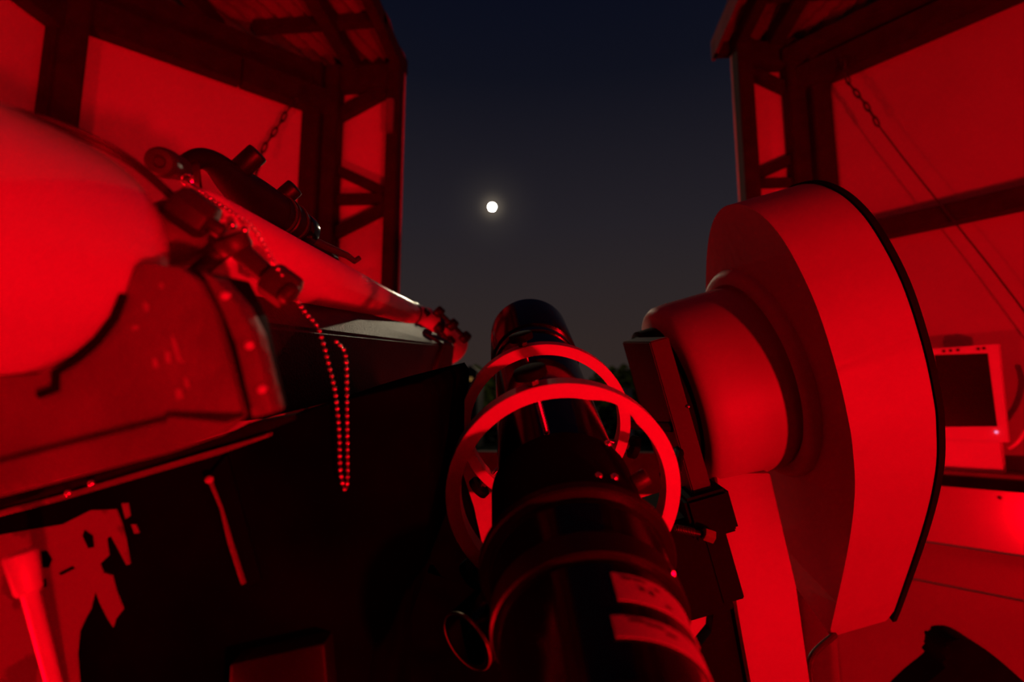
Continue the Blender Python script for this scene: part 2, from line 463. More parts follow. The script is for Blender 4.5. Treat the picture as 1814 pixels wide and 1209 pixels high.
# far house with a lit window
hc = at(834, 672, 34)
hs = thing('house', 'far small house with one warm lit window among the trees', 'house', V((hc.x, hc.y, -.5)))
obj('wall', aabb(B(), hc.x - .42, hc.x + .42, hc.y, hc.y + 3, -.5, hc.z + .5), m_tile, hs)
obj('roof', prism(B(), [V((hc.x - .5, hc.y - .1, hc.z + .5)), V((hc.x + .5, hc.y - .1, hc.z + .5)), V((hc.x, hc.y - .1, hc.z + .9))], V((0, 3.2, 0))), m_tile, hs)
obj('window', aabb(B(), hc.x - .10, hc.x + .10, hc.y - .03, hc.y, hc.z - .11, hc.z + .11), m_window, hs)
def marker(px, py, d, hpx, wpx, label):
    c = at(px, py, d)
    hh, ww = hpx * d / F, wpx * d / F
    t = thing('garden_post', label, 'post', V((c.x, c.y, -.5)))
    obj('shaft', aabb(B(), c.x - ww / 2, c.x + ww / 2, c.y, c.y + ww, -.5, c.z + hh / 2, .02), m_render, t)
    obj('cap', aabb(B(), c.x - ww * .65, c.x + ww * .65, c.y - ww * .15, c.y + ww * 1.15, c.z + hh / 2, c.z + hh / 2 + .05, .01), m_render, t)
marker(798, 738, 20, 18, 9, 'pale short post outside, between the black box and the left arc of the rings')
marker(1113, 702, 20, 22, 15, 'pale short post outside, right of the ring beside the saddle plate')
lamp('tree_fill_light', 'POINT', V((-3, 34, 7)), 420, (1.0, .85, .55), .2)  # added unseen lamp that brightens the far trees

# ------------------------------------------------------------------ left mount: box, cradle, cabinet
d0, d1 = .55, 1.62
mt = thing('telescope_mount', 'dark painted box mount with notched cradle and cabinet under the white telescope', 'mount', V((-.45, .75, 0)))
near = [at(385, 487, d0), at(452, 574, d0), at(470, 742, d0), at(330, 760, d0)]
far = [at(728, 574, d1), at(782, 611, d1), at(764, 668, d1), at(700, 672, d1)]
obj('box_body', hexa(B(), near, far, .004), m_boxtop, mt)
obj('end_collar', hexa(B(), [at(716, 571, 1.60), at(786, 609, 1.60), at(768, 672, 1.60), at(700, 672, 1.60)],
     [at(742, 573, 1.72), at(806, 611, 1.72), at(800, 662, 1.72), at(730, 664, 1.72)], .004), m_boxtop, mt)
obj('brace_plate', prism(B(), [at(760, 668, 1.64), at(800, 663, 1.64), at(795, 752, 1.64), at(786, 748, 1.64)], c_f * .02, .002), m_cradle, mt)
dc = .33
out = [(-60, 666), (60, 664), (98, 658), (135, 636), (172, 603), (203, 562), (220, 522), (229, 488), (237, 471), (252, 464), (318, 473), (352, 500), (380, 560), (402, 640), (428, 738), (388, 772), (300, 803), (150, 842), (-60, 896)]
obj('cradle_plate', prism(B(), [at(x, y, dc) for x, y in out], c_f * .012, .002), m_cradle, mt)
obj('cradle_ledge', prism(B(), [at(x, y, dc - .008) for x, y in ((-60, 838), (0, 822), (150, 783), (288, 745), (300, 748), (428, 739), (385, 774), (150, 842), (-60, 896))], c_f * .01, .003), m_cradle, mt)
felt = [(70, 700), (98, 690), (99, 660), (135, 638), (172, 605), (203, 564), (219, 522)]
obj('felt_lining', sweep(B(), [at(x, y, dc - .003) for x, y in felt], .0026, 8), m_matt, mt)
obj('side_gap_plate', prism(B(), [at(x, y, dc + .008) for x, y in ((318, 474), (376, 484), (412, 560), (452, 738), (428, 742), (402, 640), (380, 560), (352, 500))], c_f * .05, .002), m_matt, mt)
fl = obj('flange', prism(B(), [at(x, y, dc + .004) for x, y in ((352, 478), (378, 492), (420, 540), (446, 590), (482, 732), (446, 741), (418, 610), (398, 550))], c_f * .02, .0015), m_cradle, mt)
for (x, y) in ((397, 524), (440, 612), (462, 690)):
    c = at(x, y, dc + .003)
    obj('rivet', lathe(B(), c + c_f * .003, -c_f, [(0, .0030), (.003, .0028), (.0042, .0018), (.0046, .0003)], 12), m_ring, fl)
# scratches worn through the paint of the cradle
for pts in (((303, 592), (312, 610), (319, 636), (326, 644), (314, 640), (306, 612)), ((292, 622), (300, 626), (301, 644), (294, 642)), ((270, 634), (277, 638), (279, 652), (272, 652)),
            ((310, 690), (320, 690), (324, 706), (312, 708)), ((325, 668), (332, 672), (335, 690), (328, 686)), ((254, 536), (262, 538), (262, 552), (255, 551)), ((236, 576), (246, 577), (243, 584), (232, 586)), ((282, 502), (287, 502), (288, 510), (283, 511))):
    obj('paint_chip', prism(B(), [at(x, y, dc - .0006) for x, y in pts], c_f * .001), m_scratch, mt)
dk = .47
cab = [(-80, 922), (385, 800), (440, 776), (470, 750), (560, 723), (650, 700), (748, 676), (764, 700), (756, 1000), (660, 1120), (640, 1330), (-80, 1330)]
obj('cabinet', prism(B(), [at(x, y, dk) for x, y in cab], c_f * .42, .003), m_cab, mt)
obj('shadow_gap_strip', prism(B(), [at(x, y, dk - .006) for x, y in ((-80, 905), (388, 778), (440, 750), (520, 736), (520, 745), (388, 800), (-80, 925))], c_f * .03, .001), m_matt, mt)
obj('edge_trim', prism(B(), [at(x, y, dk - .012) for x, y in ((-80, 924), (100, 880), (385, 796), (474, 768), (475, 775), (388, 806), (100, 890), (-80, 936))], c_f * .011, .0015), m_cradle, mt)
for (x, y) in ((163, 855), (122, 872)):
    obj('stud', ball(B(), at(x, y + 2, dk - .013), .0032, 2), m_steel, mt)
bk = obj('corner_bracket', prism(B(), [at(x, y, dk - .006) for x, y in ((366, 848), (400, 806), (462, 1032), (424, 1046))], c_f * .006, .0015), m_cab, mt)
obj('bracket_edge', sweep(B(), [at(x, y, dk - .008) for x, y in ((374, 856), (392, 900), (408, 960), (432, 1034))], [.0018, .0014, .0022, .0022], 8), m_cradle, bk)
obj('bracket_stud', ball(B(), at(371, 850, dk - .009), .0036, 2), m_scratch, bk)
patch = [(-80, 962), (20, 945), (110, 930), (160, 905), (205, 903), (214, 925), (222, 955), (230, 1000), (224, 1002), (206, 968), (196, 950), (188, 955), (192, 985), (176, 1000), (182, 1015), (198, 1020), (206, 1050), (218, 1080), (204, 1098), (200, 1112), (190, 1096), (176, 1068), (168, 1046), (160, 1080), (150, 1098), (140, 1120), (136, 1160), (140, 1209), (140, 1330), (-80, 1330)]
obj('bare_patch', prism(B(), [at(x, y, dk - .0015) for x, y in patch], c_f * .0022), m_bare, mt)
for pts in (((215, 893), (226, 892), (230, 915), (222, 920)), ((232, 930), (240, 930), (246, 945), (238, 946))):
    obj('bare_patch', prism(B(), [at(x, y, dk - .0015) for x, y in pts], c_f * .0022), m_bare, mt)
for pts in (((64, 980), (82, 976), (92, 992), (86, 1006), (70, 1006)), ((104, 1016), (128, 1004), (132, 1008), (108, 1020)), ((150, 940), (164, 950), (166, 970), (156, 972), (146, 950)), ((72, 1028), (80, 1026), (82, 1040), (74, 1042))):
    obj('paint_flake', prism(B(), [at(x, y, dk - .0022) for x, y in pts], c_f * .001), m_cab, mt)
obj('support_frame', prism(B(), [at(x, y, 1.0) for x, y in ((640, 690), (740, 700), (785, 755), (836, 912), (866, 1045), (800, 1030), (779, 1021), (769, 999), (757, 1003), (640, 1003))], c_f * .05, .002), m_cab, mt)
obj('support_frame', prism(B(), [at(x, y, 1.0) for x, y in ((640, 1001), (757, 1001), (756, 1017), (779, 1022), (866, 1046), (920, 1400), (640, 1400))], c_f * .05, .002), m_cab, mt)
pc = at(300, 1330, dk + .2)
obj('pedestal', aabb(B(), pc.x - .26, pc.x + .26, pc.y - .19, pc.y + .19, 0, 1.45, .006), m_cab, mt)  # unseen, made wide to keep the left lamp off the drive housing
bb = obj('base_box', prism(B(), [at(x, y, .45) for x, y in ((405, 1178), (575, 1140), (590, 1330), (400, 1330))], c_f * .05, .004), m_satin, mt)

# ------------------------------------------------------------------ white refractor on the mount
VPD = ray(863, 605).normalized()
wt = thing('white_telescope', 'long glossy white telescope with wide rounded rear lying on the box mount', 'telescope', at(400, 430, .7))
tube0 = at(300, 402, .43); tube1 = at(725, 555.5, 1.9)
td = (tube1 - tube0).normalized(); tl = (tube1 - tube0).length
rt = .0425
hub = at(55, 446, .35)
def on_axis(d): return tube1 - td * ((tube1 - CAM).dot(c_f) - d) / td.dot(c_f)
obj('rear_housing', lathe(B(), hub, VPD, [(-.42, .080), (-.02, .080), (0, .0798), (.010, .0788), (.020, .0762), (.030, .0718), (.040, .0655), (.050, .058), (.060, .0492), (.068, .0415), (.074, .033), (.078, .022)], 80), m_white, wt)
nk = spline([hub + VPD * .066, hub.lerp(on_axis(.455), .86), on_axis(.455), on_axis(.47)], 6)
obj('neck_collar', sweep(B(), nk, .027, 32), m_cradle, wt)
ts = on_axis(.462)
obj('main_tube', lathe(B(), ts, td, [(0, .026), (.001, rt - .005), (.003, rt - .002), (.006, rt), ((tube1 - ts).length, rt)], 64), m_white, wt)
e1 = at(800, 616, 2.12)
sd = (e1 - tube1).normalized(); sl = (e1 - tube1).length
obj('joint_ring', lathe(B(), tube1 - td * .012, td, [(0, rt), (.001, rt + .004), (.018, rt + .005), (.02, rt)], 48), m_black, wt)
obj('dew_shield', lathe(B(), tube1 + td * .012, sd, [(0, rt + .002), (.05, rt + .012), (.06, rt + .020), (sl - .06, .074), (sl, .076), (sl, .070), (sl - .05, .069)], 56), m_white, wt)
obj('clamp_band', lathe(B(), tube1 + sd * sl * .38, sd, [(0, .062), (0, .067), (.022, .0695), (.022, .064)], 48), m_black, wt)
for (a, b) in (((752, 556), (796, 606)), ((778, 553), (824, 598))):
    pa, pb = at(*a, 1.93), at(*b, 1.98)
    s_ = obj('clamp_screw', cyl(B(), pa, pb, .008, seg=16), m_satin, wt)
    for p in (pa, pb, pa.lerp(pb, .5)):
        q = (pb - pa).normalized()
        obj('knob', cyl(B(), p - q * .014, p + q * .014, .023 if p is not pa else .020, seg=12, bev=.004), m_satin, s_)
# ------------------------------------------------------------------ elbow finder
fn = thing('finder_scope', 'small dark elbow finder scope with eyepiece mounted along the white tube', 'finder scope', at(440, 345, 0.624))
eye = at(281, 286, 0.468); eb = at(330, 303, 0.546)
ed_ = (eb - eye).normalized()
obj('eyepiece', lathe(B(), eye, ed_, [(0.00312, 0.00374), (0.00117, 0.00468), (0., 0.00585), (0.00039, 0.01053), (0.00312, 0.01248), (0.0078, 0.01342), (0.02184, 0.01342), (0.02496, 0.01248), (0.0585, 0.0117)], 32), m_bronze, fn)
obj('eye_lens', lathe(B(), eye + ed_ * 0.00585, ed_, [(0, 0.00406), (0.00156, 0.00406)], 20), m_black, fn)
pts = [at(318, 306, 0.5382), at(334, 290, 0.546), at(356, 281, 0.5616), at(382, 291, 0.585), at(412, 320, 0.624), at(446, 348, 0.6708), at(486, 376, 0.7176)]
rad = [0.00975, 0.01014, 0.01092, 0.01326, 0.01911, 0.02535, 0.02652]
p2, r2 = spline(pts, 6, vals=rad)
obj('elbow_body', sweep(B(), p2, r2, 32), m_satin, fn)
fa, fb = pts[-1], at(522, 399, 0.78)
fd = (fb - fa).normalized()
obj('objective_tube', lathe(B(), fa - fd * 0.0078, fd, [(0, 0.02668), (0.0234, 0.02746), (0.02496, 0.02925), (0.02964, 0.02925), (0.0312, 0.0273), ((fb - fa).length, 0.0273), ((fb - fa).length, 0.0234)], 36), m_satin, fn)
for k in (0.00624, 0.0429):
    obj('bright_band', lathe(B(), fa + fd * k, fd, [(0, 0.02746), (0, 0.02902), (0.00312, 0.02902), (0.00312, 0.02746)], 36), m_bronze, fn)
obj('lens_cap', cyl(B(), fb, fb + fd * 0.0351, 0.02535, seg=32, bev=0.00234), m_black, fn)
ka, kb = at(424, 301, 0.624), at(458, 270, 0.624)
obj('knob_stem', cyl(B(), at(414, 315, 0.6318), ka, 0.00546, seg=12), m_satin, fn)
obj('knob', cyl(B(), ka, kb, 0.01248, seg=18, bev=0.00234), m_satin, fn)
obj('focus_knob', cyl(B(), at(490, 360, 0.741), at(524, 331, 0.741), 0.01287, seg=18, bev=0.00312), m_satin, fn)
obj('hook_ring', lathe(B(), at(347, 312, 0.546), (c_r * .9 + c_f * .5 + c_u * .1), [(-0.00234, 0.01248), (0.00234, 0.01404), (0.00468, 0.01248), (0.00234, 0.00936), (-0.00234, 0.01014), (-0.00234, 0.01248)], 20, False), m_bronze, fn)
bt = [at(452, 408, 0.6864), at(520, 437, 0.8112), at(590, 462, 0.9516)]
obj('mount_foot', sweep(B(), bt, [0.0156, 0.01716, 0.01092], 12), m_satin, fn)
rd = [at(500, 402, 0.78), at(560, 430, 0.8736), at(615, 453, 0.975), at(628, 463, 0.9984), at(637, 457, 1.0062)]
obj('side_rod', sweep(B(), rd, [0.00936, 0.0078, 0.00624, 0.00546, 0.00468], 10), m_bronze, fn)
obj('set_screw', ball(B(), at(536, 422, 0.8268), 0.00328, 2), m_scratch, fn)
obj('rod_clamp', cyl(B(), at(518, 414, 0.819), at(545, 428, 0.8424), 0.01248, seg=16, bev=0.00234), m_bronze, fn)

# ------------------------------------------------------------------ plug with cables, clamp bar
pg = thing('cable_plug', 'dark chunky cable plug at the rear of the white telescope', 'plug', at(345, 380, .43))
ax_ = (at(385, 405, .44) - at(305, 350, .43)).normalized()
ay_ = ax_.cross(c_f).normalized(); az_ = ax_.cross(ay_)
pcn = at(346, 380, .405)
obj('body', cyl(B(), pcn - ax_ * .0165, pcn + ax_ * .013, .0155, seg=8, bev=.004), m_grey, pg, 25)
obj('tip', cyl(B(), pcn + ax_ * .012, pcn + ax_ * .023, .006, seg=10, bev=.001), m_grey, pg)
for off in (0, 9):
    ca = spline([at(328 - off * .5, 368 + off * .3, .405), at(290, 330 + off, .415), at(235, 284 + off, .415), at(165, 244 + off, .40), at(60, 205 + off, .37), at(-90, 170, .34)], 6)
    obj('cable', sweep(B(), ca, .0022, 8), m_cable, pg)
cb = thing('clamp_bar', 'dark bronze angled clamp bar with knobbed ends in front of the white tube', 'clamp', at(430, 450, .43))
hc_ = at(410, 433, .43)
obj('short_arm', cyl(B(), at(338, 492, .43), hc_, .0066, seg=14, bev=.002), m_bronze, cb)
obj('hub', cyl(B(), at(405, 417, .427), at(422, 448, .433), .0142, seg=10, bev=.004), m_bronze, cb)
obj('long_arm', cyl(B(), at(418, 438, .43), at(490, 503, .43), .0083, seg=16, bev=.002), m_bronze, cb)
obj('end_knob', cyl(B(), at(474, 490, .428), at(520, 524, .43), .0152, seg=8, bev=.004), m_bronze, cb, 25)
obj('knob_cap', cyl(B(), at(505, 516, .419), at(520, 527, .419), .009, seg=16, bev=.002), m_bronze, cb)
for (x, y) in ((411, 399), (433, 408)):
    obj('bolt', ball(B(), at(x, y, .423), .0034, 2), m_steel, cb)
# ------------------------------------------------------------------ ball chain
ch = thing('ball_chain', 'thin metal ball chain looping from the finder down past the black box', 'chain', at(560, 600, .52))
cp = [at(333, 322, .50), at(345, 332, .462), at(362, 345, .450), at(380, 357, .445), at(410, 376, .44), at(440, 396, .43), at(462, 425, .425), at(482, 460, .418), at(492, 476, .414),
      at(524, 528, .435), at(543, 556, .45), at(562, 578, .46), at(572, 605, .46), at(585, 655, .46), at(595, 700, .46), at(601, 760, .455), at(603, 820, .455), at(606, 852, .455), at(612, 868, .455), at(616, 852, .456),
      at(616, 800, .457), at(615, 700, .46), at(614, 650, .463), at(610, 622, .465), at(596, 606, .47)]
cp = spline(cp, 10)
step = .0058
def resample(pts, st):
    out, carry = [pts[0]], 0.0
    for a, b in zip(pts, pts[1:]):
        l = (b - a).length; t = st - carry
        while t <= l:
            out.append(a.lerp(b, t / l)); t += st
        carry = l - (t - st)
    return out
beads = resample(cp, step)
first = None
for p in beads:
    if first is None:
        first = obj('bead', ball(B(), p, .0018, 2), m_steel, ch)
        o0 = V(p)
    else:
        c = first.copy(); COL.objects.link(c); c.parent = ch
        c.location = p - o0
obj('link_wire', sweep(B(), cp, .0005, 5), m_steel, ch)
obj('end_ring', lathe(B(), at(331, 318, .50), c_f, [(-.001, .0050), (.0, .0062), (.001, .0050), (0, .0042), (-.001, .0050)], 16, False), m_steel, ch)

# ------------------------------------------------------------------ bright rod bottom left
rdg = thing('steel_rod', 'bright slim rod with thicker top end in front of the peeling cabinet', 'rod', at(80, 1209, .36))
obj('rod', cyl(B(), at(45, 1020, .37), at(130, 1340, .469), .0054, .0054, 20), m_rod, rdg)
obj('sleeve', cyl(B(), at(36, 978, .37), at(52, 1052, .37), .0098, .0080, 20, .003), m_rod, rdg)

# ------------------------------------------------------------------ right housing (drive) : axis tilted 16 degrees
th = R(16)
A = (c_r * math.cos(th) + c_u * math.sin(th))
Hh = (c_u * math.cos(th) - c_r * math.sin(th))
def hp(c, d, h): return CAM + A * c + c_f * d + Hh * h
def onA(px, py, c): return onp(px, py, CAM + A * c, A)
hs_ = thing('drive_housing', 'big white rounded drive housing with stepped drum and slanted support arm', 'telescope drive', hp(.37, 1.1, -1.5))
c0_, TH = .45, .131
outl = [(1468, 1130), (1500, 985), (1514, 880), (1511, 800), (1503, 745), (1482, 655), (1447, 545), (1405, 455), (1372, 405), (1340, 375), (1308, 362), (1278, 370), (1259, 405), (1251, 470), (1252, 560), (1262, 660), (1285, 790), (1330, 915), (1406, 1036)]
P = [onA(x, y, c0_) for x, y in outl]
body = spline(P[:-1], 6) + [P[-1]]
bm = B(); prism(bm, body, A * TH, .012, 3)
obj('housing_shell', bm, m_housing, hs_, 50)
cen = sum((p for p in body), V()) / len(body)
back = [cen + (p - cen) * 1.012 + A * (TH + .002) for p in body]
obj('back_plate', prism(B(), back, A * .010, .002), m_matt, hs_, 40)
cc_ = cc(.491, 1.095, -.07)
cc_ = cc_ + A * (c0_ - (cc_ - CAM).dot(A))
cs_ = cc(.491, 1.065, -.06); cs_ = cs_ + A * (c0_ - (cs_ - CAM).dot(A))
obj('drum', lathe(B(), cc_ + A * .005, -A, [(0, .19), (.13, .19), (.155, .188), (.166, .181), (.170, .172)], 72), m_housing, hs_)
obj('step_disc', lathe(B(), cs_ + A * .01, -A, [(0, .214), (.014, .212), (.021, .207), (.025, .198), (.025, .185), (.012, .17)], 72), m_housing, hs_)
dd = 1.08
hq = [at(1263, 838, .98), at(1366, 838, .98), at(1410, 1040, .98), at(1434, 1209, .98), at(1628, 2300, .98), at(1500, 2300, .98), at(1330, 1209, .98), at(1310, 1100, .98)]
obj('support_arm', prism(B(), hq, c_f * .2, .006), m_housing, hs_)
ft = at(1564, 2300, 1.08)
obj('foot', aabb(B(), ft.x - .22, ft.x + .22, ft.y - .22, ft.y + .22, 0, .05, .006), m_satin, hs_)
obj('front_flange', lathe(B(), cc_ - A * .164, -A, [(0, .150), (.034, .150), (.036, .140), (.042, .140)], 56), m_matt, hs_)
# a scuff on the shell rim: shallow chips of paint
gm = [onA(x, y, c0_) + A * k for (x, y, k) in ((1507, 738, .004), (1512, 740, .015), (1519, 770, .035), (1511, 765, .018))]
# black cable at its lower tip
cbl = obj('drain_cable', sweep(B(), spline([onA(1470, 1128, c0_) + A * .01, at(1450, 1150, 1.02), at(1437, 1168, 1.0), at(1434, 1190, 1.0), at(1440, 1230, 1.0), at(1455, 1330, 1.0)], 6), .0062, 10), m_cable, hs_)

# saddle plate with its clamp bracket
sp = thing('saddle_plate', 'thick black saddle plate standing between the black telescope and the white drum', 'plate', hp(.22, .95, -.3))
def hbox(c0, c1, d0, d1, h0, h1, bev=.003):
    return box(B(), hp((c0 + c1) / 2, (d0 + d1) / 2, (h0 + h1) / 2), A * (c1 - c0) / 2, c_f * (d1 - d0) / 2, Hh * (h1 - h0) / 2, bev)
obj('plate', hbox(.211, .243, .85, 1.06, -.33, -.062, .002), m_plate, sp)
obj('lower_plate', hbox(.209, .245, .85, 1.06, -.50, -.332, .002), m_matt, sp)
obj('lower_block', hbox(.150, .226, .852, 1.0, -.513, -.35, .003), m_matt, sp)
obj('clamp_block', hbox(.190, .262, .83, .90, -.385, -.315, .006), m_matt, sp)
sc = obj('clamp_bolt', cyl(B(), at(1196, 937, .82), at(1250, 948, .82), .0055, seg=16), m_satin, sp)
obj('nut', cyl(B(), at(1246, 946, .815), at(1264, 952, .815), .0105, seg=6, bev=.001), m_brass, sc, 20)
bm = B()
for k in range(11):
    cyl(bm, at(1199 + k * 2.8, 936.6 + k * .6, .82), at(1200.3 + k * 2.8, 936.9 + k * .6, .82), .0066, seg=14)
obj('thread', bm, m_bronze, sc)
obj('shade_plate', prism(B(), [at(x, y, 1.0) for x, y in ((1262, 1085), (1306, 1072), (1345, 1330), (1215, 1330), (1224, 1164), (1262, 1122))], c_f * .03, .002), m_matt, sp)  # added black plate in place of shade on the wall left of the arm
obj('rim_screw', ball(B(), at(1219, 721, .848), .0028, 2), m_steel, sp)

# ------------------------------------------------------------------ guide rings and black telescope
RD = (ray(878, 400)).normalized()               # axis of the rings
TD = (ray(868, 262)).normalized()               # axis of the black tube
g1 = cc(.0585, .60, -.176); g2 = cc(.0520, .825, -.1355)
def ringmesh(c, ax, ro, ri_f, th_):
    bm = B(); x, y, z = frame(ax)
    # x: to the right, y: upwards as seen from behind
    xr = (c_r - z * c_r.dot(z)).normalized(); yr = z.cross(xr); yr = -yr if yr.dot(up) < 0 else yr
    n = 120; rows = []
    for k in range(n):
        a = 2 * PI * k / n
        u = xr * math.cos(a) + yr * math.sin(a)
        ri = ri_f(math.degrees(a))
        rows.append([bm.verts.new(c + u * r + z * t) for r, t in ((ri, 0), (ro - .0008, 0), (ro, .0008), (ro, th_), (ri, th_))])
    for k in range(n):
        a_, b_ = rows[k], rows[(k + 1) % n]
        for j in range(5): bm.faces.new((a_[j], a_[(j + 1) % 5], b_[(j + 1) % 5], b_[j]))
    return bm, xr, yr, z
def inner(thick, notch):
    def f(a):
        a = (a + 180) % 360 - 180
        r = .1335 - thick
        if notch:
            if 48 < a < 76: r += .0050 * math.sin(PI * (a - 48) / 28) ** .7
        return r
    return f
for gi, (g, lab) in enumerate(((g1, 'front aluminium guide ring, nearest and brightest, around the black telescope'), (g2, 'farther aluminium guide ring, dimmer and higher, around the black telescope'))):
    t = thing('guide_ring', lab, 'ring', g, 'aluminium guide rings round the black telescope')
    bm, xr, yr, z = ringmesh(g, RD, .1335, inner(.0165, gi == 0), .022)
    obj('ring_band', bm, m_ring, t, 30)
    off = g - (at(998, 885, .6) + (g - g1))
    for a in (105, 225, 345):
        if gi == 0 and a == 345: continue
        u = xr * math.cos(R(a)) + yr * math.sin(R(a))
        q = g + z * .011
        ln = .052 if gi == 0 else .045
        s_ = obj('screw', cyl(B(), q + u * (.1335 - .016 - ln), q + u * .150, .0032, seg=12), m_steel, t)
        bm = B()
        for k in range(16):
            r0 = .117 - ln + .002 + k * (ln - .004) / 16
            cyl(bm, q + u * r0, q + u * (r0 + .0013), .0039, seg=12)
        obj('thread', bm, m_steel, s_)
        obj('lock_nut', cyl(B(), q + u * .134, q + u * .139, .0075, seg=6), m_bronze, s_, 20)
        bm = B()
        kr = .021
        lathe(bm, q + u * .143, u, [(0, .016), (.0, .018), (.001, .0185), (.009, .0185), (.010, .0175), (.0105, .012)], 36)
        kb_ = obj('knurled_knob', bm, m_matt, s_)
    # foot that ties the ring to the saddle plate
    q = g + z * .011 + xr * .132
    e_ = hp(.213, .87, (q - CAM).dot(Hh) - .03)
    obj('ring_foot', sweep(B(), [q - xr * .004, e_], [.007, .009], 10), m_matt, t)

bt_ = thing('black_telescope', 'glossy black telescope in the middle, tilted up inside two bright rings', 'telescope', cc(.056, .8, -.12))
a0 = cc(.0585, .60, -.182)
def ax(dep): return a0 + TD * ((dep - .60) / TD.dot(c_f))
def tube(name, d0, d1, r0, r1=None, m=m_black, prof=None, seg=64):
    a, b = ax(d0), ax(d1)
    l = (b - a).length
    r1 = r0 if r1 is None else r1
    pf = [(0, r0 - .002), (.002, r0), (l - .002, r1), (l, r1 - .002)] if prof is None else [(t * l, r) for t, r in prof]
    return obj(name, lathe(B(), a, TD, pf, seg), m, bt_)
tube('main_tube', .56, 1.03, .074)
tube('dew_shield', .98, 1.13, .0815, prof=((0, .074), (0, .0805), (.02, .0815), (1, .0815), (1, .075), (.7, .075)))
tube('tube_band', .955, .985, .0775)
tube('rear_cell', .52, .615, .0815, m=m_matt)
tube('rear_flange', .500, .512, .094, m=m_satin)
tube('focuser_body', .455, .512, .080, .086)
tube('collar_ring', .437, .462, .0835, m=m_satin)
tube('rear_barrel', .33, .44, .074, .0775)
tube('ribbed_grip', .300, .345, .0765, m=m_matt)
# paper labels wrapped round the barrel
def wrap(name, d0, d1, r, a0_, a1_, m, par):
    a = ax(d0); l = (ax(d1) - a).length
    x, y, z = frame(TD)
    xr = (c_r - z * c_r.dot(z)).normalized(); yr = z.cross(xr); yr = -yr if yr.dot(up) < 0 else yr
    bm = B(); n = 24; rows = []
    for k in range(n + 1):
        an = R(a0_ + (a1_ - a0_) * k / n)
        u = xr * math.cos(an) + yr * math.sin(an)
        rows.append([bm.verts.new(a + u * (r + h_) + z * t) for h_, t in ((0, 0), (.0008, 0), (.0008, l), (0, l))])
    for k in range(n):
        for j in range(4): bm.faces.new((rows[k][j], rows[k][(j + 1) % 4], rows[k + 1][(j + 1) % 4], rows[k + 1][j]))
    bm.faces.new(rows[0]); bm.faces.new(rows[-1])
    return obj(name, bm, m, par)
l1 = wrap('label', .400, .424, .0768, 20, 84, m_label, bt_)
l2 = wrap('label', .372, .388, .0760, 20, 90, m_label, bt_)
for (d_, a_, w_, par, r_, h_) in ((.4185, 76, 5, l1, .0773, .0016), (.4190, 68, 8, l1, .0773, .0010), (.4110, 68, 3, l1, .0773, .0025), (.4095, 62, 2.6, l1, .0773, .0028), (.4160, 57, 3, l1, .0773, .0014),
                                  (.4050, 52, 4, l1, .0773, .0014), (.3835, 77, 8, l2, .0765, .0016), (.3825, 67, 10, l2, .0765, .0012), (.3795, 58, 6, l2, .0765, .0012)):
    wrap('print_mark', d_, d_ + h_, r_ + .0003, a_ - w_ / 2, a_ + w_ / 2, m_cable, par)
wrap('grip_rib', .306, .312, .0770, 20, 48, m_label, bt_)
wrap('grip_rib', .306, .312, .0770, 118, 128, m_label, bt_)
# bright screws and fittings on the rear cell
for (x, y, d) in ((1077, 787, .552), (1060, 845, .514), (1088, 847, .514)):
    obj('bright_screw', ball(B(), at(x, y, d), .0044, 2), m_steel, bt_)
obj('thumb_knob', cyl(B(), at(1122, 858, .53), at(1147, 843, .53), .0085, seg=10, bev=.0015), m_bronze, bt_)
obj('side_bracket', prism(B(), [at(x, y, .50) for x, y in ((945, 886), (988, 858), (990, 872), (948, 902))], c_f * .03, .002), m_satin, bt_)
obj('cell_shelf', prism(B(), [at(x, y, .495) for x, y in ((1010, 893), (1120, 893), (1122, 905), (1008, 905))], c_f * .04, .002), m_satin, bt_)
# lens ring / latch at the right of the collar
obj('latch', prism(B(), [at(x, y, .43) for x, y in ((1190, 1008), (1198, 1016), (1196, 1030), (1184, 1044), (1180, 1038), (1190, 1024))], c_f * .012, .001), m_steel, bt_)
obj('latch', prism(B(), [at(x, y, .43) for x, y in ((1184, 1046), (1192, 1056), (1196, 1072), (1190, 1066))], c_f * .01, .001), m_steel, bt_)
# counter barrel below left with a bright rim
lo = thing('lower_barrel', 'black open ended barrel with a thin bright rim below left of the black telescope', 'barrel', at(850, 1140, .55))
bc = at(826, 1138, .55)
bd = (c_f * .75 + c_u * .25 + c_r * .62).normalized()
obj('barrel_body', lathe(B(), bc, bd, [(.05, .026), (0, .026), (0, .031), (.004, .0325), (.12, .0325)], 40, False), m_black, lo)
obj('rim', lathe(B(), bc, bd, [(0, .0305), (-.001, .0318), (.001, .033), (.003, .0325)], 40, False), m_brass, lo)

# ------------------------------------------------------------------ right wall: shelf, monitor, cables, chains, black shape
SH = .26
zsh = onp(1732, 838, FR_P + FR_N * SH, FR_N).z
zsl = onp(1732, 862, FR_P + FR_N * SH, FR_N).z
s0 = (onp(1600, 838, FR_P + FR_N * SH, FR_N) - FR_P).dot(FR_D)
shf = thing('wall_shelf', 'long dark shelf along the right wall below the monitor', 'shelf', FR_P + FR_D * .6 + up * zsh)
obj('shelf_board', box(B(), FR_P + FR_D * .62 + FR_N * SH / 2 + up * (zsh - .012), FR_D * .56, FR_N * SH / 2, up * .012, .003), m_cradle, shf)
obj('front_rail', box(B(), FR_P + FR_D * .62 + FR_N * (SH - .012) + up * ((zsh + zsl) / 2 - .012), FR_D * .56, FR_N * .012, up * ((zsh - zsl) / 2), .003), m_matt, shf)
def mo_z(o): return onp(1720, 784, FR_P + FR_N * o, FR_N).z
lo_, hi_ = .02, .26
for _ in range(40):
    m_ = (lo_ + hi_) / 2
    if (mo_z(m_) > zsh) == (mo_z(.02) > zsh): lo_ = m_
    else: hi_ = m_
